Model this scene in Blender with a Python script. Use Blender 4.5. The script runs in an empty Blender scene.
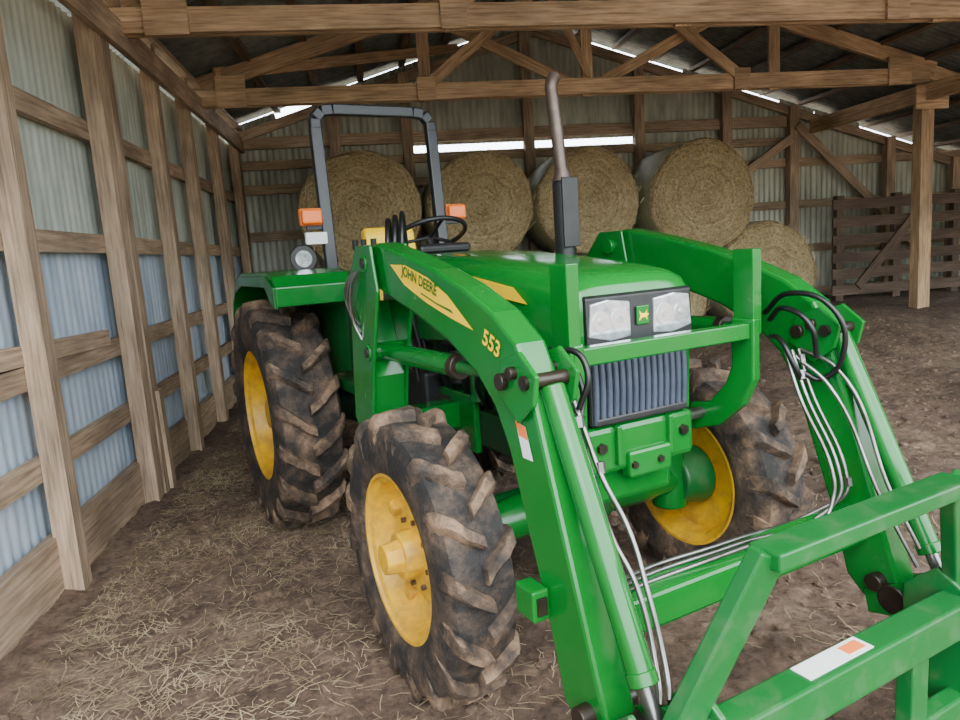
import bpy, bmesh, math, random
from mathutils import Vector, Matrix, noise as mnoise
random.seed(7)
D=bpy.data
# ---------------------------------------------------------------- materials
def lin(c):
    return tuple(((x/255)/12.92 if x/255<=.04045 else ((x/255+.055)/1.055)**2.4) for x in c)+(1,)
def nm(name):
    m=D.materials.new(name); m.use_nodes=True
    nt=m.node_tree; b=nt.nodes['Principled BSDF']; return m,nt,b
def ramp(nt,fac,stops):
    r=nt.nodes.new('ShaderNodeValToRGB'); cr=r.color_ramp
    cr.elements[0].position=stops[0][0]; cr.elements[0].color=stops[0][1]
    cr.elements[1].position=stops[-1][0]; cr.elements[1].color=stops[-1][1]
    for p_,c_ in stops[1:-1]:
        e=cr.elements.new(p_); e.color=c_
    nt.links.new(fac,r.inputs['Fac']); return r.outputs['Color']
def noise(nt,vec,scale,detail=4,rough=.6):
    n=nt.nodes.new('ShaderNodeTexNoise'); n.inputs['Scale'].default_value=scale
    n.inputs['Detail'].default_value=detail; n.inputs['Roughness'].default_value=rough
    if vec is not None: nt.links.new(vec,n.inputs['Vector'])
    return n.outputs['Fac']
def coord(nt,kind='Object',scale=(1,1,1)):
    t=nt.nodes.new('ShaderNodeTexCoord'); m=nt.nodes.new('ShaderNodeMapping')
    m.inputs['Scale'].default_value=scale
    nt.links.new(t.outputs[kind],m.inputs['Vector']); return m.outputs['Vector']
def bump(nt,b,h,strength,dist=.01):
    n=nt.nodes.new('ShaderNodeBump'); n.inputs['Strength'].default_value=strength; n.inputs['Distance'].default_value=dist
    nt.links.new(h,n.inputs['Height']); nt.links.new(n.outputs['Normal'],b.inputs['Normal'])
def mul(nt,a,d):
    mm=nt.nodes.new('ShaderNodeMix'); mm.data_type='RGBA'; mm.blend_type='MULTIPLY'; mm.inputs[0].default_value=1
    nt.links.new(a,mm.inputs[6]); nt.links.new(d,mm.inputs[7]); return mm.outputs[2]
def simple(name,c,rough=.5,metal=0,c2=None,scale=6,bs=0,lo=.35,hi=.7,spec=.5):
    m,nt,b=nm(name); b.inputs['Roughness'].default_value=rough; b.inputs['Metallic'].default_value=metal
    b.inputs['Specular IOR Level'].default_value=spec
    b.inputs['Base Color'].default_value=lin(c)
    if c2:
        v=coord(nt); n=noise(nt,v,scale,6)
        nt.links.new(ramp(nt,n,[(lo,lin(c)),(hi,lin(c2))]),b.inputs['Base Color'])
        if bs: bump(nt,b,n,bs)
    return m
def wood(name,c1,c2,c3,rough=.8):
    m,nt,b=nm(name); v=coord(nt,'UV',(1.2,22,1)); n=noise(nt,v,2.2,6,.65)
    v2=coord(nt,'UV',(.7,2,1)); n2=noise(nt,v2,1.6,3)
    a=ramp(nt,n,[(.3,lin(c1)),(.5,lin(c2)),(.72,lin(c3))])
    d=ramp(nt,n2,[(.35,(.58,.57,.57,1)),(.65,(1.12,1.1,1.08,1))])
    nt.links.new(mul(nt,a,d),b.inputs['Base Color'])
    b.inputs['Roughness'].default_value=rough; bump(nt,b,n,.5,.004); return m
def metalsheet(name,c1,c2,c3,rough=.45,metal=.3):
    m,nt,b=nm(name); v=coord(nt,'Object',(3,3,.6)); n=noise(nt,v,2.5,6)
    nt.links.new(ramp(nt,n,[(.3,lin(c1)),(.52,lin(c2)),(.75,lin(c3))]),b.inputs['Base Color'])
    b.inputs['Roughness'].default_value=rough; b.inputs['Metallic'].default_value=metal; return m
M={}
M['truss']=wood('wood_truss',(130,104,78),(190,158,122),(218,190,156))
M['wallwood']=wood('wood_wall',(124,106,88),(176,152,126),(208,186,160))
M['purlin']=wood('wood_purlin',(80,66,54),(120,100,82),(150,128,108))
M['fence']=wood('wood_fence',(60,46,38),(98,80,66),(128,108,92))
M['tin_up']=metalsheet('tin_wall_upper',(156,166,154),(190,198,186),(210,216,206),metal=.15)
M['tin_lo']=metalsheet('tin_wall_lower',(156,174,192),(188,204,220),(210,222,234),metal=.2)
M['tin_back']=metalsheet('tin_back',(142,144,130),(176,178,162),(198,200,186),metal=.15)
M['tin_roof']=metalsheet('tin_roof',(96,102,100),(126,132,128),(150,154,150))
def paint(name,c,cd,dust=(150,135,115),amt=.5,rough=.32,sc=5,lo=.5):
    m,nt,b=nm(name); v=coord(nt); n=noise(nt,v,sc,8,.7); n2=noise(nt,v,1.7,3)
    base=ramp(nt,n2,[(.3,lin(c)),(.7,lin(cd))])
    f=ramp(nt,n,[(lo,(0,0,0,1)),(.8,(amt,amt,amt,1))])
    mm=nt.nodes.new('ShaderNodeMix'); mm.data_type='RGBA'; nt.links.new(f,mm.inputs[0]); nt.links.new(base,mm.inputs[6]); mm.inputs[7].default_value=lin(dust)
    nt.links.new(mm.outputs[2],b.inputs['Base Color'])
    r=ramp(nt,n,[(.4,(rough,)*3+(1,)),(.75,(rough+.2,)*3+(1,))]); nt.links.new(r,b.inputs['Roughness'])
    return m
M['green']=paint('green_paint',(0,106,34),(0,96,30),amt=.04,rough=.13)
M['hoodgreen']=paint('green_hood_paint',(0,112,36),(0,104,33),amt=.02,rough=.09)
M['greendusty']=paint('green_paint_dusty',(6,96,38),(16,86,38),dust=(90,104,78),amt=.5,rough=.28,sc=9,lo=.5)
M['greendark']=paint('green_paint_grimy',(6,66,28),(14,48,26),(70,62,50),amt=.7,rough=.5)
M['yellow']=paint('yellow_paint',(232,180,14),(208,156,14),(126,98,66),amt=1,rough=.4,sc=9,lo=.42)
M['decal']=simple('yellow_decal',(250,205,10),.4)
M['black']=simple('black_plastic',(18,19,21),.45,0,(36,36,36),9)
M['hose']=simple('black_hose',(14,14,15),.4)
M['grille']=simple('grille_slate',(52,60,74),.45,0,(68,76,90),10)
M['steel']=simple('steel_line',(150,150,148),.3,.9,(100,94,86),8)
M['rust']=simple('exhaust_steel',(112,100,92),.45,.7,(80,64,56),8)
M['rops']=simple('rops_paint',(16,21,26),.35,0,(28,34,40),4)
M['amber']=simple('amber_lens',(250,120,30),.25)
M['white']=simple('white_label',(226,228,226),.5)
M['orange']=simple('orange_label',(236,120,50),.5)
M['lens']=simple('headlight_lens',(225,230,234),.1,.6,(150,160,170),30)
M['reflector']=simple('headlight_reflector',(235,238,242),.15,.8)
M['grease']=simple('grease_black',(26,22,18),.35,.2,(50,40,30),12)
M['darkgreen']=simple('emblem_green',(0,90,40),.4)
def rubber(name,f0,f1):
    m,nt,b=nm(name); v=coord(nt); n=noise(nt,v,6,8,.7); n3=noise(nt,v,40,4,.7)
    a=ramp(nt,n,[(f0,lin((32,30,29))),((f0+f1)/2,lin((84,69,57))),(f1,lin((138,113,90)))])
    d=ramp(nt,n3,[(.3,(.6,.6,.6,1)),(.7,(1.18,1.16,1.12,1))])
    nt.links.new(mul(nt,a,d),b.inputs['Base Color']); b.inputs['Roughness'].default_value=.75; bump(nt,b,n3,.8,.012); return m
M['rubber']=rubber('tire_rubber',.44,.72); M['lug']=rubber('tire_lug_muddy',.36,.60)
# ---------------------------------------------------------------- mesh helpers
def link(me,name,mat,parent=None,smooth=False,ang=None):
    o=D.objects.new(name,me); bpy.context.scene.collection.objects.link(o)
    if mat is not None:
        for mm in (mat if isinstance(mat,list) else [mat]): me.materials.append(mm)
    if parent: o.parent=parent
    if smooth:
        for p_ in me.polygons: p_.use_smooth=True
        if ang:
            try: me.set_sharp_from_angle(angle=math.radians(ang))
            except Exception: pass
    return o
def finish(bm,name,mat,parent=None,smooth=False,ang=None):
    me=D.meshes.new(name); bm.normal_update(); bm.to_mesh(me); bm.free(); return link(me,name,mat,parent,smooth,ang)
def board(bm,p0,p1,w,h,up=(0,0,1)):
    p0=Vector(p0);p1=Vector(p1);d=(p1-p0);L=d.length;d.normalize();up=Vector(up)
    s=d.cross(up)
    if s.length<1e-4: s=d.cross(Vector((1,0,0)))
    s.normalize();u=s.cross(d).normalized()
    uvl=bm.loops.layers.uv.verify(); off=random.uniform(0,50)
    vs=[]
    for e,q in ((0,p0),(L,p1)):
        for a,b_ in ((-1,-1),(1,-1),(1,1),(-1,1)):
            vs.append(bm.verts.new(q+s*(w/2*a)+u*(h/2*b_)))
    def face(idx,uvs):
        f=bm.faces.new([vs[i] for i in idx])
        for l,uv in zip(f.loops,uvs): l[uvl].uv=(uv[0]+off,uv[1]+off)
    k=0
    for i in range(4):
        j=(i+1)%4; dd=(w if i%2==0 else h)
        face((i,j,j+4,i+4),((0,k),(0,k+dd),(L,k+dd),(L,k))); k+=dd
    face((3,2,1,0),((0,0),(w*.1,0),(w*.1,h),(0,h))); face((4,5,6,7),((0,0),(w*.1,0),(w*.1,h),(0,h)))
def boards(name,lst,mat,parent=None,bev=0):
    bm=bmesh.new()
    for b_ in lst: board(bm,*b_)
    o=finish(bm,name,mat,parent)
    if bev:
        m=o.modifiers.new('bevel','BEVEL'); m.width=bev; m.segments=2
    return o
def corr(name,origin,du,dv,lu,lv,mat,pitch=.09,amp=.011,cut=None,parent=None):
    o_=Vector(origin);du=Vector(du).normalized();dv=Vector(dv).normalized();n=du.cross(dv).normalized()
    bm=bmesh.new();N=int(lu/pitch*4);prev=None
    for i in range(N+1):
        u=lu*i/N; a=amp*math.sin(2*math.pi*u/pitch)
        top=lv if cut is None else cut(u)
        lo=0 if not isinstance(top,tuple) else top[0]; hi=top if not isinstance(top,tuple) else top[1]
        x=bm.verts.new(o_+du*u+dv*lo+n*a); y=bm.verts.new(o_+du*u+dv*hi+n*a)
        if prev: bm.faces.new((prev[0],x,y,prev[1]))
        prev=(x,y)
    return finish(bm,name,mat,parent,True)
def empty(name):
    e=D.objects.new(name,None); bpy.context.scene.collection.objects.link(e); return e
def gz(x,y):
    def ss(a,b_,t):
        t=max(0,min(1,(t-a)/(b_-a))); return t*t*(3-2*t)
    return .5*ss(2.0,6.2,x)*ss(3.8,8.0,y)
def gzn(x,y):
    z=gz(x,y)+.018*mnoise.noise(Vector((x*3,y*3,0)))+.014*mnoise.noise(Vector((x*9,y*9,3)))
    r=1-abs(mnoise.noise(Vector((x*5.5,y*5.5,9)))*2)
    return z+.012*(r-.6)+.012*mnoise.noise(Vector((x*24,y*24,3)))
# ---------------------------------------------------------------- ground
gm,nt,b=nm('dirt_floor'); v=coord(nt,'Object'); n1=noise(nt,v,.9,5,.6); n2=noise(nt,v,22,8,.75); n4=noise(nt,v,5,6,.7)
c1=ramp(nt,n1,[(.3,lin((94,77,64))),(.5,lin((124,103,87))),(.7,lin((148,128,108)))])
c2=ramp(nt,n2,[(.32,(.34,.30,.27,1)),(.52,(.95,.95,.95,1)),(.72,(1.4,1.34,1.22,1))])
c4=ramp(nt,n4,[(.35,(.62,.59,.57,1)),(.6,(1.1,1.08,1.05,1))])
nt.links.new(mul(nt,mul(nt,c1,c2),c4),b.inputs['Base Color'])
b.inputs['Roughness'].default_value=.95; bump(nt,b,n2,1,.03)
bm=bmesh.new(); grid=[]
xs=[-3.5+.25*i for i in range(6)]+[-2.0+.026*i for i in range(270)]+[5.02+.08*i for i in range(138)]
ys=[-7+.3*i for i in range(24)]+[.2+.028*i for i in range(230)]+[6.64+.06*i for i in range(124)]
for y in ys: grid.append([bm.verts.new((x,y,gzn(x,y))) for x in xs])
for j in range(len(ys)-1):
    for i in range(len(xs)-1): bm.faces.new((grid[j][i],grid[j][i+1],grid[j+1][i+1],grid[j+1][i]))
FL=finish(bm,'floor',gm,None,True)
M['straw']=simple('straw',(200,182,144),.8,0,(144,122,90),3)
bm=bmesh.new()
def sliver(x,y,L,w,a,lift):
    z0=gzn(x,y)+.006; d=Vector((math.cos(a),math.sin(a),0)); s=Vector((-d.y,d.x,0))*w/2
    c=Vector((x,y,z0)); tilt=random.uniform(-.12,.25)*lift
    bend=random.uniform(-.15,.15)*L
    P=[c-d*L/2, c+s.normalized()*bend+Vector((0,0,abs(tilt)*L*.5)), c+d*L/2+Vector((0,0,max(0,tilt)*L))]
    vs=[]
    for q in P: vs.append((bm.verts.new(q-s),bm.verts.new(q+s)))
    for a_,b_ in zip(vs[:-1],vs[1:]): bm.faces.new((a_[0],b_[0],b_[1],a_[1]))
for i in range(28000):
    r=random.random()
    if r<.45: x=-1.5+abs(random.gauss(0,.85)); y=random.uniform(1.2,8.7)
    elif r<.72: x=random.uniform(-1.5,6.5); y=random.uniform(5.,8.7)
    else: x=random.uniform(-1.5,6.5); y=random.uniform(1,8.7)
    if mnoise.noise(Vector((x*1.3,y*1.3,5)))<random.uniform(-.5,.25): continue
    sliver(x,y,random.uniform(.025,.12),random.uniform(.0012,.0026)*(1+.12*y),random.uniform(0,6.3),1)
finish(bm,'straw_litter',M['straw'],FL)
t_=bmesh.new(); bmesh.ops.create_icosphere(t_,subdivisions=1,radius=1); ico_v=[v_.co.copy() for v_ in t_.verts]; ico_f=[[v_.index for v_ in f_.verts] for f_ in t_.faces]; t_.free()
V=[];Fc=[]
for i in range(4200):
    x=random.uniform(-1.5,6); y=random.uniform(1.2,8); r=random.choice((.006,.009,.012,.018,.026))*random.uniform(.7,1.2); z=gzn(x,y)
    sc=(random.uniform(.8,1.5),random.uniform(.8,1.4),random.uniform(.5,.8)); n0=len(V)
    for c in ico_v:
        k_=r*(1+random.uniform(-.22,.22)); V.append((x+c.x*sc[0]*k_,y+c.y*sc[1]*k_,z+r*.2+c.z*sc[2]*k_))
    Fc+=[[n0+q for q in f_] for f_ in ico_f]
me=D.meshes.new('dirt_clods'); me.from_pydata(V,[],Fc); link(me,'dirt_clods',gm,FL)
# ---------------------------------------------------------------- shell
XL=-1.65; XM=2.65; YB=10.5; RIDGE=4.9; SL=.31; XR=13
def roofz(x): return RIDGE-SL*abs(x-XM)
YF=.6
wl=empty('wall_left')
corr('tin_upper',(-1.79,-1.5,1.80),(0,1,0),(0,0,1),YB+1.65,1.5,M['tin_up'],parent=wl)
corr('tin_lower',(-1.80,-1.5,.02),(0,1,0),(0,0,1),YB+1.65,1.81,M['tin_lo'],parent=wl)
L=[]
for z in (2.54,1.81,1.12,.65): L.append(((-1.745,-1.5,z),(-1.745,YB,z),.05,.12))
L.append(((-1.73,-1.5,.14),(-1.73,YB,.14),.06,.30))
L.append(((-1.735,2.9,1.26),(-1.735,4.9,1.20),.05,.10))
for y,w in ((-1,.13),(.6,.13),(2.3,.12),(3.78,.105),(5.14,.13),(5.31,.12),(6.45,.12),(7.6,.13),(8.9,.15),(10.3,.16)):
    L.append(((-1.66,y,-.05),(-1.66,y+random.uniform(-.04,.04),3.5),.11,w,(0,1,0)))
L.append(((-1.58,-1.5,3.26),(-1.58,YB,3.26),.05,.2)); 
L.append(((-1.63,-1.5,3.48),(-1.63,YB,3.48),.16,.05))
L.append(((-1.60,5.4,.0),(-1.60,5.36,.75),.04,.09,(0,1,0)))
boards('framing',L,M['wallwood'],wl)
wb=empty('wall_back')
corr('tin_low',(-1.9,YB+.08,.0),(1,0,0),(0,0,1),9.1,3.06,M['tin_back'],parent=wb,cut=lambda u:3.07 if (.68<u-1.9<4.2) else 3.2)
def rake(x):
    gap=(-1.1<x<-.2) or (3.4<x<5.0) or (5.9<x<6.6) or (8<x<9)
    return roofz(x)-(.13 if gap else .02)
corr('tin_gable',(-1.9,YB+.1,0),(1,0,0),(0,0,1),9.1,1,M['tin_back'],parent=wb,cut=lambda u:((3.17 if (.68<u-1.9<4.2) else 3.1),max(3.2,rake(u-1.9))))
corr('tin_leanto',(7.2,YB+.08,.0),(1,0,0),(0,0,1),6,3,M['tin_back'],parent=wb,cut=lambda u:rake(u+7.2))
L=[]
for z in (.6,1.3,2.0,2.65): L.append(((-1.7,YB,z),(XR,YB,z),.05,.13))
L.append(((-1.7,YB-.02,3.28),(6.9,YB-.02,3.28),.06,.16)); L.append(((-1.7,YB-.02,2.98),(6.9,YB-.02,2.98),.06,.12))
for x in (-.3,.72,2.5,4.2,5.6,6.72,8.4,9.6,11,12.3): L.append(((x,YB-.08,0),(x,YB-.08,roofz(x)-.15),.15,.13,(0,1,0)))
L.append(((6.75,YB-.16,3.2),(9.0,YB-.16,1.1),.05,.13)); L.append(((6.65,YB-.16,3.0),(5.2,YB-.16,2.1),.05,.13))
L.append(((XM,YB-.06,RIDGE-.22),(-1.7,YB-.06,roofz(-1.7)-.22),.05,.13)); L.append(((XM,YB-.06,RIDGE-.22),(XR,YB-.06,roofz(XR)-.22),.05,.13))
boards('framing',L,M['wallwood'],wb)
rf=empty('ceiling')
k=math.sqrt(1+SL*SL)
corr('tin_left',(XM,YF,RIDGE+.06),(0,1,0),(-1,0,-SL),YB+.4-YF,4.75*k,M['tin_roof'],parent=rf)
corr('tin_right',(XM,YF,RIDGE+.06),(0,1,0),(1,0,-SL),YB+.4-YF,(XR+.4-XM)*k,M['tin_roof'],parent=rf)
L=[]
x=XM-.12
while x>-1.9: L.append(((x,YF,roofz(x)+.0),(x,YB+.2,roofz(x)+.0),.09,.05)); x-=.6
x=XM+.12
while x<XR: L.append(((x,YF,roofz(x)+.0),(x,YB+.2,roofz(x)+.0),.09,.05)); x+=.6
boards('purlins',L,M['purlin'],rf)
def truss(y,nmn):
    L=[]; zc=3.36; XRt=6.98
    for dy in (-.045,.045):
        L.append(((XL-.05,y+dy,zc),(XRt,y+dy,zc),.04,.17))
    L.append(((XL-.1,y,roofz(XL)-.13),(XM,y,RIDGE-.13),.06,.17)); L.append(((XRt+.1,y,roofz(XRt)-.13),(XM,y,RIDGE-.13),.06,.17))
    for xx in (.8,XM,4.95): L.append(((xx,y,zc-.1),(xx,y,roofz(xx)-.1),.04,.13,(1,0,0)))
    for s in (-1,1):
        L.append(((XM+s*.1,y+.07,zc+.02),(XM+s*1.85,y+.07,roofz(XM+s*1.85)-.1),.04,.12))
        L.append(((XM+s*1.9,y-.07,zc+.0),(XM+s*.15,y-.07,roofz(XM)-.2),.04,.12))
        L.append(((XM+s*4.05,y-.08,zc+.05),(XM+s*3.75,y-.08,zc+.05),.03,.32))
        L.append(((XM+s*1.85-.1,y-.08,zc+.02),(XM+s*1.85+.1,y-.08,zc+.02),.03,.24))
    boards(nmn,L,M['truss'])
for y in (1.2,3.2,5.6,8.05): truss(y,'roof_truss')
L=[]
for y in (1.2,3.2,5.6,8.05): L.append(((6.9,y,roofz(6.9)-.14),(XR,y,roofz(XR)-.14),.05,.17))
L.append(((6.98,YF,3.16),(6.98,YB-.2,3.16),.1,.2))
L.append(((6.8,8.0,3.1),(7.25,8.0,3.1),.03,.28))
L.append(((-1.4,8.0,3.6),(1.5,10.2,4.4),.04,.12)); L.append(((XM,5.7,3.5),(4.4,8,4.2),.04,.1)); L.append(((1.2,5.6,4.3),(XM,8.0,3.5),.04,.1))
boards('leanto_rafters',L,M['truss'],rf)
boards('support_post',[((7.02,8.1,.3),(7.0,8.1,3.05),.17,.15,(0,1,0))],M['truss'])
# ---------------------------------------------------------------- fence
L=[]
for x in (6.95,7.9,8.9,9.9,11): L.append(((x,9.62,.3),(x,9.62,2.05),.12,.1,(0,1,0)))
for i,z in enumerate((.66,.9,1.14,1.4,1.66,1.92)): L.append(((6.8,9.54,z),(11.2,9.54,z+random.uniform(-.03,.03)),.035,.15))
L.append(((7.2,9.5,.7),(8.3,9.5,1.9),.035,.13))
boards('corral_fence',L,M['fence'])
# ---------------------------------------------------------------- bales
hm,nt,b=nm('hay'); v=coord(nt,'Object')
sx=nt.nodes.new('ShaderNodeSeparateXYZ'); nt.links.new(v,sx.inputs[0])
vm=nt.nodes.new('ShaderNodeCombineXYZ'); nt.links.new(sx.outputs[0],vm.inputs[0]); nt.links.new(sx.outputs[2],vm.inputs[2])
ln=nt.nodes.new('ShaderNodeVectorMath'); ln.operation='LENGTH'; nt.links.new(vm.outputs[0],ln.inputs[0])
nw=noise(nt,v,2.5,3)
ad=nt.nodes.new('ShaderNodeMath'); ad.operation='MULTIPLY_ADD'; nt.links.new(nw,ad.inputs[0]); ad.inputs[1].default_value=.2; nt.links.new(ln.outputs['Value'],ad.inputs[2])
cb=nt.nodes.new('ShaderNodeCombineXYZ'); nt.links.new(ad.outputs[0],cb.inputs[0])
rings=noise(nt,cb.outputs[0],22,3,.7)
fine=noise(nt,v,28,8,.85)
a=ramp(nt,rings,[(.3,lin((150,132,94))),(.5,lin((202,182,138))),(.7,lin((226,210,168)))])
d=ramp(nt,fine,[(.36,(.22,.19,.15,1)),(.5,(.97,.95,.92,1)),(.64,(1.4,1.34,1.26,1))])
nt.links.new(mul(nt,a,d),b.inputs['Base Color'])
b.inputs['Roughness'].default_value=.95; bump(nt,b,fine,1,.04); M['hay']=hm
M['wrap']=simple('net_wrap',(150,150,122),.55,0,(178,172,138),14)
M['stalk']=simple('hay_stalk',(220,202,160),.9,0,(130,110,74),5)
def bale(x,z,r,y0=8.95,ln=1.3):
    bm=bmesh.new(); prof=[(r*.03,.012),(r*.3,.012),(r*.5,.004),(r*.7,0.0),(r*.85,.01),(r*.95,.03),(r,.1),(r*1.005,ln*.5),(r,ln-.1),(r*.95,ln-.03),(r*.03,ln)]
    NS=72; rings_=[]
    ph=random.uniform(0,6)
    for rr,yy in prof:
        ring=[]
        for i in range(NS):
            t=2*math.pi*i/NS; q=rr*(1+.014*math.sin(3*t+ph)+.008*math.sin(9*t+ph)) 
            ring.append(bm.verts.new((q*math.cos(t),yy-ln/2+(.012*mnoise.noise(Vector((q*6,math.cos(t)*4,math.sin(t)*4+ph))) if rr<r*.99 else 0),q*math.sin(t))))
        rings_.append(ring)
    for n_,(a_,b_) in enumerate(zip(rings_[:-1],rings_[1:])):
        for i in range(NS):
            j=(i+1)%NS
            f=bm.faces.new((a_[i],a_[j],b_[j],b_[i]))
            if n_ in (6,7): f.material_index=1
    bm.faces.new(rings_[0]); bm.faces.new(rings_[-1][::-1])
    for i in range(1100):
        q=r*math.sqrt(random.random())*.98; t=random.uniform(0,6.28); a_=t+math.pi/2+random.uniform(-.7,.7); l=random.uniform(.02,.1)
        c=Vector((q*math.cos(t),-ln/2-.004-random.uniform(0,.02),q*math.sin(t))); d_=Vector((math.cos(a_),random.uniform(-.25,.1),math.sin(a_)))*l; s=Vector((-d_.z,0,d_.x)).normalized()*.003
        bm.faces.new([bm.verts.new(c-s),bm.verts.new(c+s),bm.verts.new(c+d_+s),bm.verts.new(c+d_-s)]).material_index=2
    o=finish(bm,'round_hay_bale',[M['hay'],M['wrap'],M['stalk']],None,True,50); o.location=(x,y0+ln/2,z); o.rotation_euler=(0,random.uniform(0,6),0)
for x,z,r in ((-.02,2.17,.76),(1.50,2.17,.69),(2.92,2.15,.70),(4.52,2.13,.75),(-.80,.74,.75),(.75,.74,.75),(2.28,.77,.75),(3.83,.85,.74),(5.45,1.0,.74)): bale(x,z,r)
# ================================================================ TRACTOR
th=math.radians(20)
TR=empty('farm_tractor'); TR.location=(.785,2.67,0); TR.rotation_euler=(0,0,th)
def bev(o,w=.006,s=2):
    m=o.modifiers.new('bevel','BEVEL'); m.width=w; m.segments=s; m.limit_method='ANGLE'; m.angle_limit=math.radians(35); return o
def box(name,c,s,mat,bw=.008,rot=None):
    bm=bmesh.new(); bmesh.ops.create_cube(bm,size=1)
    for v_ in bm.verts: v_.co=Vector((v_.co.x*s[0],v_.co.y*s[1],v_.co.z*s[2]))
    o=finish(bm,name,mat,TR); o.location=c
    if rot: o.rotation_euler=rot
    if bw: bev(o,bw)
    return o
def plate(name,poly,x0,x1,mat,bw=.008):
    bm=bmesh.new()
    a=[bm.verts.new((x0,y,z)) for y,z in poly]; b_=[bm.verts.new((x1,y,z)) for y,z in poly]
    bm.faces.new(a); bm.faces.new(b_[::-1]); n=len(poly)
    for i in range(n): bm.faces.new((a[i],b_[i],b_[(i+1)%n],a[(i+1)%n]))
    bmesh.ops.recalc_face_normals(bm,faces=bm.faces)
    o=finish(bm,name,mat,TR)
    if bw: bev(o,bw)
    return o
def cyl(name,p0,p1,r,mat,r2=None,seg=28,bw=0):
    p0=Vector(p0);p1=Vector(p1);d=p1-p0; r2=r if r2 is None else r2
    bm=bmesh.new(); bmesh.ops.create_cone(bm,cap_ends=True,segments=seg,radius1=r,radius2=r2,depth=d.length)
    bmesh.ops.transform(bm,matrix=Matrix.Translation((p0+p1)/2)@d.to_track_quat('Z','Y').to_matrix().to_4x4(),verts=bm.verts)
    o=finish(bm,name,mat,TR,True,40)
    if bw: bev(o,bw)
    return o
def tube(name,pts,r,mat,smooth=True,cyc=False):
    cu=D.curves.new(name,'CURVE'); cu.dimensions='3D'; cu.bevel_depth=r; cu.bevel_resolution=4; cu.use_fill_caps=True
    if smooth:
        sp=cu.splines.new('BEZIER'); sp.bezier_points.add(len(pts)-1)
        for bp,q in zip(sp.bezier_points,pts): bp.co=q; bp.handle_left_type=bp.handle_right_type='AUTO'
    else:
        sp=cu.splines.new('POLY'); sp.points.add(len(pts)-1)
        for bp,q in zip(sp.points,pts): bp.co=(*q,1)
    sp.use_cyclic_u=cyc; sp.resolution_u=10
    o=D.objects.new(name,cu); bpy.context.scene.collection.objects.link(o); cu.materials.append(mat); o.parent=TR; return o
def revolve(bm,prof,cx,cy,cz,seg=72,mi=0,close=False):
    rings=[]
    for x,r in prof:
        rings.append([bm.verts.new((cx+x,cy-r*math.cos(2*math.pi*i/seg),cz+r*math.sin(2*math.pi*i/seg))) for i in range(seg)])
    for a_,b_ in zip(rings[:-1],rings[1:]):
        for i in range(seg):
            j=(i+1)%seg; f=bm.faces.new((a_[i],a_[j],b_[j],b_[i])); f.material_index=mi
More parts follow.
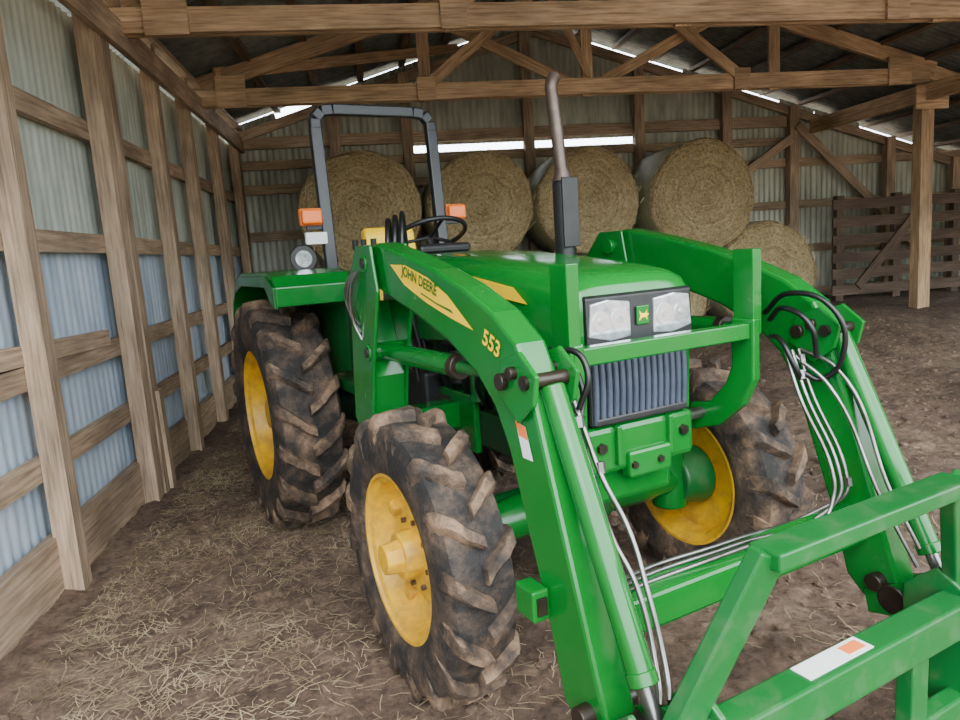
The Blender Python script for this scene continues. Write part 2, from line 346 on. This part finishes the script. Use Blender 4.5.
def wheel(name,cx,cy,cz,R,w,rr,nl,lh,out):
    bm=bmesh.new(); h=w/2; Rc=R-lh
    prof=[(-.40*w,rr),(-.45*w,rr+.012),(-.49*w,rr+(Rc-rr)*.3),(-.5*w,rr+(Rc-rr)*.6),(-.475*w,Rc-.035),(-.42*w,Rc-.008),(-.25*w,Rc+.0),(0,Rc+.004)]
    prof=prof+[(-x,r) for x,r in prof[-2::-1]]
    revolve(bm,prof,cx,cy,cz,96,0)
    st=[(.0,.004,0),(.10,.004,.0),(.20,.003,.0),(.30,.0,0),(.39,-.004,0),(.455,-.014,0),(.505,-.05,0),(.505,-.09,0),(.49,-.125,0)]
    for i in range(nl):
        for s in (-1,1):
            ph=2*math.pi*(i+(.5 if s>0 else 0))/nl
            prev=None
            for k_,(xf,dr,_) in enumerate(st):
                x=s*(xf*w-(.03*w if k_==0 else 0))
                arc=min(xf,.47)*w*.85/R + (.010/R if k_>5 else 0)
                a0=ph+arc+random.uniform(-.005,.005)/R; wd=(.027+.011*min(k_,6)/6)*(R/.7)**.5*(1-.3*(k_==8))
                da=wd/R; top=R+dr+random.uniform(-.004,.004); base=Rc+dr-.012
                if k_==8: top=R-.135; base=R-.15
                bx=x*(.90 if k_>5 else 1)
                ring=[]
                for (aa,r_,xx) in ((a0-da*1.35,base,bx),(a0-da*1.0,top-.010,x),(a0-da*.72,top,x),(a0+da*.72,top,x),(a0+da*1.0,top-.010,x),(a0+da*1.35,base,bx)):
                    jx=random.uniform(-.003,.003)
                    ring.append(bm.verts.new((cx+xx+jx,cy-(r_+jx*.5)*math.cos(aa),cz+(r_+jx*.5)*math.sin(aa))))
                if prev:
                    for q in range(5):
                        f=bm.faces.new((prev[q],prev[q+1],ring[q+1],ring[q])); f.material_index=1
                else:
                    f=bm.faces.new(ring); f.material_index=1
                prev=ring
            f=bm.faces.new(prev[::-1]); f.material_index=1
    bmesh.ops.recalc_face_normals(bm,faces=bm.faces)
    finish(bm,name+'_tire',[M['rubber'],M['lug']],TR,True,45)
    bm=bmesh.new(); o=out
    prof=[(o*.41*w,rr+.015),(o*.43*w,rr+.018),(o*.43*w,rr-.004),(o*.38*w,rr-.010),(o*.34*w,rr-.03),(o*.08*w,rr-.045),(o*.04*w,rr-.055),(o*-.02*w,rr*.66),(o*.10*w,rr*.50),(o*.12*w,rr*.30),(o*.12*w,.001)]
    revolve(bm,prof,cx,cy,cz,64)
    prof=[(-o*.41*w,rr+.015),(-o*.43*w,rr+.018),(-o*.43*w,rr-.004),(-o*.36*w,rr-.012),(-o*.3*w,rr-.035),(-o*.03*w,rr-.05),(-o*.06*w,rr*.64),(o*.04*w,rr*.45),(o*.06*w,.001)]
    revolve(bm,prof,cx,cy,cz,64)
    bmesh.ops.recalc_face_normals(bm,faces=bm.faces)
    finish(bm,name+'_rim',M['yellow'],TR,True,35)
    for i in range(8):
        a_=2*math.pi*i/8+.2; q=rr*.42
        cyl(name+'_bolt_%d'%i,(cx+o*.10*w,cy+q*math.cos(a_),cz+q*math.sin(a_)),(cx+o*(.12*w+.014),cy+q*math.cos(a_),cz+q*math.sin(a_)),.011,M['rust'],seg=6)
        if i%2==0:
            a_+=.3; q=rr*.76
            box(name+'_rim_lug_%d'%i,(cx+o*.04*w,cy+q*math.cos(a_),cz+q*math.sin(a_)),(.05,.05,.05),M['yellow'],.01,(a_,0,0))
for s,sn in ((-1,'right'),(1,'left')):
    wheel('front_'+sn,s*.705,.05,.515,.535,.25,.305,16,.038,s)
    wheel('rear_'+sn,s*.70,2.1,.695,.70,.37,.39,18,.046,s)
    cyl('front_hub_'+sn,(s*.70,.05,.52),(s*.80,.05,.52),.095,M['yellow'],.088,seg=10,bw=.006)
    cyl('front_hubcap_'+sn,(s*.79,.05,.52),(s*.86,.05,.52),.066,M['yellow'],.058,seg=8,bw=.006)
    cyl('rear_hub_'+sn,(s*.70,2.1,.695),(s*.80,2.1,.695),.09,M['yellow'],bw=.006)
def hood():
    bm=bmesh.new(); secs=[(-.375,.235,1.265,1.40),(-.372,.25,1.262,1.455),(-.35,.268,1.26,1.482),(-.30,.280,1.255,1.500),(-.18,.288,1.25,1.520),(.1,.293,1.24,1.55),(.5,.30,1.22,1.585),(.9,.305,1.20,1.603),(1.04,.305,1.2,1.603),(1.09,.29,1.2,1.575)]
    N=32; rings=[]
    for y,w,zb,zt in secs:
        ring=[]
        for i in range(N+1):
            t=math.pi*i/N; c=math.cos(t); s=math.sin(t)
            x=-w*math.copysign(abs(c)**.42,c); z=zb+(zt-zb)*(abs(s)**.36)
            ring.append(bm.verts.new((x,y,z)))
        rings.append(ring)
    for a_,b_ in zip(rings[:-1],rings[1:]):
        for i in range(N): bm.faces.new((a_[i],a_[i+1],b_[i+1],b_[i]))
    bm.faces.new(rings[0]); bm.faces.new(rings[-1][::-1])
    bmesh.ops.recalc_face_normals(bm,faces=bm.faces)
    return finish(bm,'hood',M['hoodgreen'],TR,True,45)
hood()
plate('fascia',[(-.37,1.250),(-.392,1.257),(-.388,1.42),(-.37,1.43)],-.238,.238,M['black'],.006)
for s in (-1,1):
    bm=bmesh.new(); pts=[(s*.052,1.278),(s*.054,1.398),(s*.15,1.410),(s*.222,1.400),(s*.232,1.290),(s*.14,1.270)]
    a_=[bm.verts.new((x,-.396,z)) for x,z in pts]; b_=[bm.verts.new((x,-.38,z)) for x,z in pts]
    bm.faces.new(a_); 
    for i in range(6): bm.faces.new((a_[i],a_[(i+1)%6],b_[(i+1)%6],b_[i]))
    bmesh.ops.recalc_face_normals(bm,faces=bm.faces)
    bev(finish(bm,'headlight',M['lens'],TR),.005)
    for x_,r_ in ((.102,.038),(.182,.034)):
        cyl('headlight_reflector',(s*x_,-.3975,1.34),(s*x_,-.39,1.34),r_,M['reflector'],seg=24)
        cyl('headlight_core',(s*x_,-.3985,1.34),(s*x_,-.39,1.34),r_*.35,M['lens'],seg=16)
box('emblem_plate',(0,-.397,1.345),(.056,.008,.066),M['green'],.004)
bm=bmesh.new(); pts=[(-.022,1.325),(-.016,1.345),(-.02,1.362),(-.010,1.352),(.006,1.350),(.016,1.364),(.014,1.350),(.024,1.347),(.014,1.340),(.016,1.326),(.008,1.337),(-.008,1.337)]
bm.faces.new([bm.verts.new((x,-.4025,z)) for x,z in pts]); finish(bm,'emblem_badge',M['decal'],TR)
box('grille_back',(0,-.35,1.12),(.44,.05,.29),M['black'],.01)
for i in range(15):
    x=-.203+.406*i/14; tube('grille_slat_%d'%i,[(x,-.376,1.248),(x,-.382,1.12),(x,-.376,.985)],.0115,M['grille'])
for z in (1.235,.992): box('grille_rail',(0,-.375,z),(.42,.03,.03),M['black'],.008)
for s in (-1,1): plate('grille_side',[(-.36,.97),(-.37,1.265),(.15,1.25),(.15,1.05),(-.1,.95)],s*.225,s*.25,M['green'],.006)
box('front_casting',(0,-.22,.885),(.50,.32,.17),M['green'],.02)
box('front_casting_lower',(0,-.2,.74),(.36,.26,.14),M['green'],.02)
box('tow_block',(.02,-.37,.82),(.2,.06,.10),M['green'],.012)
for s in (-1,1):
    cyl('casting_bolt',(s*.19,-.395,.90),(s*.19,-.37,.90),.02,M['grease'],seg=6)
    cyl('casting_bolt',(s*.06,-.41,.82),(s*.06,-.39,.82),.014,M['grease'],seg=6)
    box('casting_rib',(s*.12,-.385,.90),(.02,.03,.14),M['green'],.005)
    box('frame_rail',(s*.21,.45,.83),(.05,1.3,.16),M['greendark'],.008)
for s in (-1,1):
    boards('guard_upright',[((s*.40,-.5,1.545),(s*.40,-.5,1.24),.045,.09,(0,1,0))],M['green'],TR,.004)
    plate('guard_bracket',[(-.55,1.30),(-.55,1.08),(-.50,.98),(-.38,.88),(-.24,.84),(-.24,.95),(-.34,.97),(-.42,1.05),(-.45,1.12),(-.45,1.30)],s*.37,s*.41,M['green'],.008)
    cyl('guard_pin',(s*.27,-.3,.92),(s*.42,-.3,.92),.022,M['steel'])
box('guard_bar',(0,-.51,1.255),(.82,.05,.058),M['green'],.006)
# engine & body
box('engine_block',(0,.5,1.05),(.34,1.0,.36),M['greendark'],.02)
box('radiator_shroud',(0,-.1,1.12),(.42,.30,.3),M['black'],.02)
cyl('oil_filter',(-.24,.55,1.02),(-.24,.55,1.17),.045,M['black']); cyl('alternator',(-.24,.12,1.12),(-.24,.26,1.12),.065,M['steel'])
cyl('air_pipe',(-.22,.1,1.2),(-.22,.7,1.2),.04,M['black'])
cyl('fuel_filter',(-.25,.38,.96),(-.25,.38,1.08),.03,M['greendusty']); cyl('starter',(-.24,.62,.9),(-.24,.86,.9),.05,M['grease'])
for i in range(6): tube('engine_hose_%d'%i,[(-.2,.0+.13*i,1.2),(-.29,.06+.12*i,1.08),(-.22,.1+.13*i,.92)],.009,M['hose'])
for i in range(5): box('engine_rib_%d'%i,(-.18,.2+.14*i,1.06),(.03,.03,.3),M['greendark'],.006)
box('battery_tray',(-.27,.9,.95),(.14,.34,.2),M['black'],.015)
box('clutch_housing',(0,1.25,.85),(.42,.6,.5),M['greendark'],.04)
box('transmission',(0,1.9,.78),(.48,.9,.52),M['greendark'],.04)
cyl('rear_axle',(-.56,2.1,.695),(.56,2.1,.695),.12,M['greendark'])
cyl('axle_tube_r',(-.60,.05,.52),(-.1,.05,.56),.065,M['green'],.10); cyl('axle_tube_l',(.60,.05,.52),(.1,.05,.56),.065,M['green'],.10)
bm=bmesh.new(); bmesh.ops.create_uvsphere(bm,u_segments=28,v_segments=16,radius=1)
for v_ in bm.verts: v_.co=Vector((v_.co.x*.20,v_.co.y*.15+.05,v_.co.z*.15+.57))
finish(bm,'differential',M['greendusty'],TR,True)
box('axle_pivot',(0,.02,.66),(.22,.34,.12),M['greendark'],.02)
for s in (-1,1):
    cyl('knuckle',(s*.53,.05,.40),(s*.53,.05,.66),.08,M['green'],.065,bw=.01)
    cyl('hub_inner',(s*.54,.05,.52),(s*.68,.05,.52),.11,M['greendusty'],.14,bw=.01)
    cyl('steer_cyl',(s*.10,.22,.56),(s*.38,.22,.55),.032,M['greendusty']); cyl('steer_rod',(s*.38,.22,.55),(s*.55,.20,.54),.014,M['steel'])
# exhaust
cyl('muffler_base',(.215,.33,1.5),(.215,.33,1.88),.046,M['black'],bw=.01)
box('heat_shield',(.215,.28,1.74),(.085,.012,.30),M['black'],.004)
cyl('muffler_cone',(.215,.33,1.88),(.213,.33,1.93),.046,M['rust'],.03)
tube('exhaust_pipe',[(.213,.33,1.90),(.195,.33,2.10),(.18,.33,2.24),(.178,.33,2.27),(.19,.335,2.30),(.205,.34,2.315)],.028,M['rust'])
box('dash',(0,1.17,1.38),(.36,.18,.44),M['black'],.03)
box('dash_cowl',(0,1.16,1.61),(.30,.16,.05),M['black'],.02,(-.3,0,0))
cyl('steering_column',(0,1.2,1.5),(0,1.30,1.69),.025,M['black'])
bm=bmesh.new(); Rw,rt=.2,.013
rg=[]
for i in range(48):
    a_=2*math.pi*i/48; rg.append([bm.verts.new(((Rw+rt*math.cos(b_))*math.cos(a_),(Rw+rt*math.cos(b_))*math.sin(a_),rt*math.sin(b_))) for b_ in [2*math.pi*j/10 for j in range(10)]])
for i in range(48):
    for j in range(10): bm.faces.new((rg[i][j],rg[(i+1)%48][j],rg[(i+1)%48][(j+1)%10],rg[i][(j+1)%10]))
o=finish(bm,'steering_wheel',M['black'],TR,True); o.location=(0,1.28,1.70); o.rotation_euler=(-.42,0,0)
for a_ in (0.5,2.64,4.71):
    q=Matrix.Rotation(-.42,3,'X')@Vector((.2*math.cos(a_),.2*math.sin(a_),0)); tube('wheel_spoke',[(0,1.28,1.69),(q.x,1.28+q.y,1.70+q.z)],.010,M['black'],False)
plate('platform',[(1.1,.86),(1.1,.92),(1.95,.92),(1.95,.86)],-.46,.46,M['greendusty'],.006)
for s in (-1,1):
    plate('side_panel',[(1.12,.62),(1.12,1.36),(1.30,1.50),(1.46,1.50),(1.5,1.0),(1.38,.7)],s*.42,s*.44,M['greendark'],.005)
    box('step',(s*.46,1.3,.55),(.14,.26,.03),M['greendark'],.006); box('step_hanger',(s*.44,1.3,.72),(.02,.2,.34),M['greendark'],.005)
    top=[(1.42,1.38),(1.42,1.475),(1.47,1.525),(1.60,1.545),(2.30,1.545),(2.5,1.50),(2.68,1.36),(2.78,1.15)]
    bm=bmesh.new(); rows=[]
    XO=.83
    for i,(y,z) in enumerate(top): rows.append([bm.verts.new((x,y,z)) for x in (s*.42,s*XO)])
    for a_,b_ in zip(rows[:-1],rows[1:]): bm.faces.new((a_[0],a_[1],b_[1],b_[0]))
    o=finish(bm,'fender_top',M['green'],TR); m=o.modifiers.new('s','SOLIDIFY'); m.thickness=.03; m.offset=0; bev(o,.006)
    plate('fender_inner',[(1.42,1.0),(1.42,1.48),(1.6,1.54),(2.30,1.54),(2.5,1.49),(2.76,1.15),(2.6,.95),(2.0,.9)],s*.42,s*.435,M['greendusty'],.004)
    plate('fender_lip',[(1.42,1.37),(1.42,1.48),(1.6,1.54),(2.30,1.54),(2.5,1.49),(2.48,1.44),(2.28,1.48),(1.62,1.48),(1.52,1.40)],s*(XO-.01),s*(XO+.01),M['green'],.004)
    x=s*.375
    boards('rops_leg',[((x,1.84,.95),(x,1.95,2.38),.07,.055,(0,1,0))],M['rops'],TR,.008)
    box('warning_lamp',(s*.475,1.86,1.86),(.12,.05,.085),M['amber'],.012); box('lamp_housing',(s*.475,1.89,1.86),(.13,.04,.10),M['orange'],.008)
    box('lamp_bracket',(s*.43,1.90,1.80),(.14,.02,.03),M['black'],.003)
rp=[(-.375,1.95,2.36),(-.372,1.955,2.43),(-.33,1.957,2.475),(-.26,1.958,2.485),(.26,1.958,2.485),(.33,1.957,2.475),(.372,1.955,2.43),(.375,1.95,2.36)]
boards('rops_top',[(rp[i],rp[i+1],.065,.055,(0,1,0)) for i in range(7)],M['rops'],TR,.008)
box('marker_reflector',(-.46,1.86,1.735),(.13,.03,.07),M['white'],.006)
cyl('work_light',(-.60,1.76,1.62),(-.60,1.66,1.62),.05,M['black'],.075,bw=.004); cyl('work_light_lens',(-.60,1.662,1.62),(-.60,1.655,1.62),.046,M['lens']); cyl('work_light_stem',(-.60,1.72,1.54),(-.60,1.72,1.6),.012,M['black'])
plate('seat_back',[(1.80,1.28),(1.76,1.32),(1.86,1.76),(1.90,1.79),(1.95,1.76),(1.92,1.3)],-.16,.17,M['decal'],.03)
box('seat_cushion',(0,1.62,1.24),(.46,.42,.12),M['decal'],.04); box('seat_base',(0,1.66,1.06),(.3,.34,.26),M['black'],.02)
for i,(x,y) in enumerate(((-.33,1.45),(-.36,1.5),(-.30,1.38))):
    tube('control_lever_%d'%i,[(x,y,1.2),(x,y-.04,1.45),(x-.02,y-.08,1.66)],.008,M['black']); cyl('lever_knob_%d'%i,(x-.02,y-.08,1.65),(x-.02,y-.085,1.70),.016,M['black'])
# ---------------------------------------------------------------- loader
arm=[(.50,1.585),(.44,1.645),(.34,1.655),(.10,1.608),(-.15,1.55),(-.34,1.495),(-.52,1.425),(-.64,1.345),(-.695,1.25),(-.93,.52),(-.97,.40),(-.93,.33),(-.84,.32),(-.78,.38),(-.72,.60),(-.57,1.03),(-.50,1.15),(-.40,1.235),(-.22,1.32),(.05,1.40),(.28,1.455),(.44,1.50)]
mast=[(.30,1.47),(.34,1.65),(.50,1.65),(.60,1.55),(.66,1.2),(.70,.92),(.62,.80),(.50,.80),(.47,.95),(.42,1.15)]
for s,sn in ((-1,'r'),(1,'l')):
    plate('loader_arm_'+sn,arm,s*.57,s*.67,M['green'],.012)
    plate('mast_outer_'+sn,mast,s*.685,s*.70,M['green'],.006); plate('mast_inner_'+sn,mast,s*.54,s*.555,M['green'],.006)
    plate('mast_web_'+sn,[(.44,1.12),(.56,1.42),(.62,1.42),(.66,1.1),(.68,.85),(.5,.85)],s*.55,s*.69,M['green'],.008)
    boards('mast_mount_'+sn,[((s*.62,.60,.87),(s*.18,.60,.87),.12,.12)],M['green'],TR,.008)
    plate('mast_foot_'+sn,[(.40,.72),(.40,.98),(.95,.98),(.95,.78),(.7,.70)],s*.235,s*.265,M['green'],.006)
    for (y,z,r) in ((.42,1.58,.022),(-.60,1.24,.024),(.46,1.22,.022),(-.655,1.27,.018),(-.90,.40,.03)):
        cyl('pin_%s'%sn,(s*.53,y,z),(s*.71,y,z),r,M['grease'],bw=.003)
    for (y,z) in ((.42,1.58),(.46,1.22)): cyl('pin_washer_'+sn,(s*.52,y,z),(s*.706,y,z),.036,M['green'],bw=.003)
    cyl('lift_cyl_'+sn,(s*.62,.44,1.22),(s*.62,-.18,1.225),.038,M['green'],bw=.004); cyl('lift_gland_'+sn,(s*.62,-.17,1.225),(s*.62,-.21,1.226),.043,M['grease'],bw=.003); cyl('lift_rod_'+sn,(s*.62,-.2,1.226),(s*.62,-.60,1.24),.022,M['greendusty'])
    kb=[(-.56,1.20),(-.59,1.30),(-.68,1.33),(-.76,1.27),(-.74,1.19),(-.66,1.13)]
    plate('knee_bracket_'+sn,kb,s*.545,s*.56,M['green'],.004)
    plate('knee_bracket2_'+sn,kb,s*.675,s*.69,M['green'],.004)
    cyl('knee_pin_'+sn,(s*.53,-.71,1.25),(s*.70,-.71,1.25),.02,M['grease'])
    cyl('bucket_cyl_'+sn,(s*.61,-.715,1.23),(s*.61,-1.035,.56),.035,M['green'],bw=.004)
    cyl('bucket_gland_'+sn,(s*.61,-1.03,.57),(s*.61,-1.045,.54),.039,M['green'],bw=.003)
    cyl('bucket_rod_'+sn,(s*.61,-1.04,.55),(s*.61,-1.10,.42),.02,M['steel'])
    lk=[(-1.13,.46),(-1.06,.47),(-.86,.36),(-.88,.28),(-.96,.30),(-1.12,.38)]
    plate('link_a_'+sn,lk,s*.66,s*.68,M['green'],.004)
    plate('link_b_'+sn,lk,s*.545,s*.565,M['green'],.004)
    cyl('link_pin_'+sn,(s*.52,-1.10,.42),(s*.70,-1.10,.42),.026,M['grease'])
    cyl('foot_pivot_'+sn,(s*.54,-.96,.36),(s*.70,-.96,.36),.05,M['grease'],bw=.006)
box('stand_socket',(-.70,-.70,.64),(.055,.09,.09),M['green'],.006); box('stand_socket_hole',(-.70,-.748,.64),(.03,.01,.05),M['grease'],0)
box('torque_tube',(0,-.80,.575),(1.16,.11,.11),M['green'],.012)
R6=.0066
for i in range(3):
    x=.52-.034*i; zz=.642; yy=-.76-.028*i
    tube('line_r_%d'%i,[(x,-.62,1.18),(x-.01,-.68,1.04),(x,-.81,.76),(x-.01,-.815,.70),(x-.05,yy,zz),(0,yy,zz),(-.42-.02*i,yy,zz),(-.50,-.83-.01*i,.66)],R6,M['steel'])
for i in range(2):
    x=-.545+.03*i
    tube('line_l_%d'%i,[(x,-.66,1.20),(x,-.73+.01*i,1.10),(x,-.79,.98),(x+.03*(i==1),-.86,.84),(x+.02,-.93,.72),(x,-1.02,.52),(x-.03,-1.06,.48)],R6+.001,M['steel'])
tube('line_arm',[(.53,-.62,1.18),(.55,-.75,1.12),(.55,-.95,.72),(.57,-1.03,.56)],R6,M['steel'])
tube('line_arm_b',[(.50,-.62,1.16),(.525,-.74,1.06),(.53,-.93,.70),(.56,-1.03,.50)],R6,M['steel'])
for x,y,z in ((.51,-.64,1.15),(.48,-.66,1.10),(.52,-.815,.74),(-.53,-.72,1.12),(-.51,-.78,1.0)):
    cyl('line_clamp',(x,y,z+.015),(x,y-.005,z-.015),.013,M['steel'],seg=6)
for i,(pts) in enumerate(([(.52,-.50,1.28),(.47,-.60,1.33),(.47,-.70,1.28),(.51,-.70,1.16)],
    [(.54,-.46,1.30),(.50,-.60,1.38),(.52,-.74,1.34),(.545,-.78,1.20),(.53,-.70,1.08),(.50,-.66,1.10)],
    [(.50,-.52,1.22),(.45,-.60,1.22),(.45,-.66,1.13),(.49,-.66,1.07)])):
    tube('hose_l_%d'%i,pts,.0095,M['hose'])
tube('hose_r_0',[(-.55,-.60,1.27),(-.51,-.68,1.31),(-.50,-.73,1.25),(-.52,-.71,1.15)],.009,M['hose'])
tube('hose_r_1',[(-.54,-.55,1.22),(-.48,-.60,1.26),(-.47,-.66,1.2),(-.5,-.69,1.12)],.009,M['hose'])
for i,off in enumerate((0,.035,.07)):
    tube('valve_hose_%d'%i,[(-.46+off,.60,1.1),(-.52+off,.62,1.5),(-.50+off,.64,1.70+off*.5),(-.46+off,.72,1.76+off*.4),(-.42+off,.80,1.70),(-.38+off,.84,1.40),(-.34+off,.80,1.0)],.011,M['hose'])
for i in range(4):
    x=-.535; tube('arm_line_%d'%i,[(x+.01*i,.52,1.38-.03*i),(x,.40,1.50-.03*i),(x,.1,1.42-.025*i),(x,-.45,1.28-.02*i)],.0065,M['steel'])
for i in range(3):
    tube('valve_line_%d'%i,[(-.715,.50-.02*i,1.55),(-.73,.56-.03*i,1.50),(-.72,.60-.03*i,1.40-.03*i),(-.70,.52,1.33-.03*i)],.006,M['steel'])
# carrier
gl=M['greendusty']
boards('carrier_top_bar',[((-.40,-1.22,.87),(.40,-1.22,.87),.09,.045)],gl,TR,.006)
for s in (-1,1):
    boards('carrier_leg',[((s*.385,-1.22,.88),(s*.60,-1.13,.44),.09,.045,(0,1,0))],gl,TR,.006)
    ck=[(-1.02,.28),(-1.02,.46),(-1.12,.55),(-1.20,.50),(-1.22,.12),(-1.12,.08)]
    plate('carrier_cheek',ck,s*.50,s*.52,gl,.006)
    plate('carrier_cheek_b',ck,s*.71,s*.73,gl,.006)
boards('carrier_rail',[((-.74,-1.18,.43),(.74,-1.18,.43),.09,.11)],gl,TR,.008)
boards('carrier_rail_low',[((-.74,-1.19,.13),(.74,-1.19,.13),.06,.09)],gl,TR,.008)
for x in (-.26,.26): boards('carrier_strut',[((x,-1.19,.40),(x,-1.19,.15),.08,.05,(0,1,0))],gl,TR,.005)
cyl('latch_rod',(-.5,-1.12,.33),(.5,-1.12,.33),.014,M['steel'])
box('label_white',(-.08,-1.175,.4865),(.26,.06,.002),M['white'],0); box('label_orange',(-.0,-1.175,.4885),(.07,.035,.002),M['orange'],0)
def flat(name,pts,x,mat):
    bm=bmesh.new(); bm.faces.new([bm.verts.new((x,y,z)) for y,z in pts]); finish(bm,name,mat,TR)
dy,dz=-.07,-.018
flat('arm_decal',[(y+dy,z+dz) for y,z in [(.28,1.59),(.14,1.585),(-.04,1.542),(-.18,1.487),(-.34,1.385),(-.20,1.413),(-.02,1.457),(.16,1.515)]],-.6725,M['decal'])
flat('decal_stripe',[(y+dy,z+dz) for y,z in [(-.20,1.441),(-.10,1.460),(.02,1.492),(.02,1.486),(-.10,1.454),(-.22,1.428)]],-.6735,M['darkgreen'])  # thin dark green stripe on the yellow arm decal
flat('warn_white',[(-.62,1.13),(-.67,1.12),(-.70,1.03),(-.65,1.03)],-.6725,M['white'])
flat('warn_orange',[(-.62,1.13),(-.67,1.12),(-.682,1.085),(-.637,1.09)],-.6735,M['orange'])
flat('hood_decal',[(.62,1.50),(.25,1.50),(-.05,1.46),(-.14,1.40),(.05,1.42),(.3,1.45)],-.3035,M['decal'])
def text(s_,size,y,z,x,slope,mat,name):
    cu=D.curves.new(name,'FONT'); cu.body=s_; cu.size=size; cu.align_x='CENTER'; cu.align_y='CENTER'; cu.offset=.0015; cu.materials.append(mat)
    o=D.objects.new(name,cu); bpy.context.scene.collection.objects.link(o); o.parent=TR
    X=Vector((0,-1,slope)).normalized(); Z=Vector((-1,0,0)); Y=Z.cross(X)
    o.matrix_local=Matrix(((X.x,Y.x,Z.x,x),(X.y,Y.y,Z.y,y),(X.z,Y.z,Z.z,z),(0,0,0,1)))
text('JOHN DEERE',.05,-.04,1.514,-.6745,-.255,M['darkgreen'],'arm_lettering')
text('553',.068,-.515,1.335,-.6745,-.42,M['decal'],'arm_number')
# ---------------------------------------------------------------- light: bright overcast sky; unseen dark tree and ground bands added for contrast
w=D.worlds.new('World'); bpy.context.scene.world=w; w.use_nodes=True; nt=w.node_tree
bg=nt.nodes['Background']; tc=nt.nodes.new('ShaderNodeTexCoord'); sp=nt.nodes.new('ShaderNodeSeparateXYZ')
nt.links.new(tc.outputs['Generated'],sp.inputs[0])
mr=nt.nodes.new('ShaderNodeMapRange'); mr.inputs['From Min'].default_value=-1; mr.inputs['From Max'].default_value=1; nt.links.new(sp.outputs['Z'],mr.inputs['Value'])
col=ramp(nt,mr.outputs['Result'],[(.0,(.12,.11,.09,1)),(.495,(.2,.19,.16,1)),(.51,(.12,.15,.10,1)),(.54,(.3,.34,.3,1)),(.555,(.84,.92,1,1)),(1.0,(.95,.98,1.0,1))])
nt.links.new(col,bg.inputs[0]); bg.inputs[1].default_value=10.5
sun=D.lights.new('sun','SUN'); sun.energy=1.6; sun.angle=math.radians(35); sun.color=(1,1,1)  # wide soft sun from behind the camera, added for directional contrast
so=D.objects.new('sun',sun); bpy.context.scene.collection.objects.link(so)
so.rotation_euler=Vector((-.25,-1,.85)).to_track_quat('Z','Y').to_euler()
# ---------------------------------------------------------------- camera
f=700;H=1.6
yaw=math.radians(8.5);p=math.atan(109/700);rho=math.radians(3.82)
F=Vector((math.sin(yaw)*math.cos(p),math.cos(yaw)*math.cos(p),-math.sin(p)))
r0=Vector((math.cos(yaw),-math.sin(yaw),0));u0=r0.cross(F)
R=r0*math.cos(rho)-u0*math.sin(rho);U=r0*math.sin(rho)+u0*math.cos(rho)
cam=D.cameras.new('Camera'); co=D.objects.new('Camera',cam); bpy.context.scene.collection.objects.link(co)
cam.sensor_width=36; cam.lens=36*f/960
co.matrix_world=Matrix((( R.x,U.x,-F.x,0),(R.y,U.y,-F.y,0),(R.z,U.z,-F.z,H),(0,0,0,1)))
bpy.context.scene.camera=co
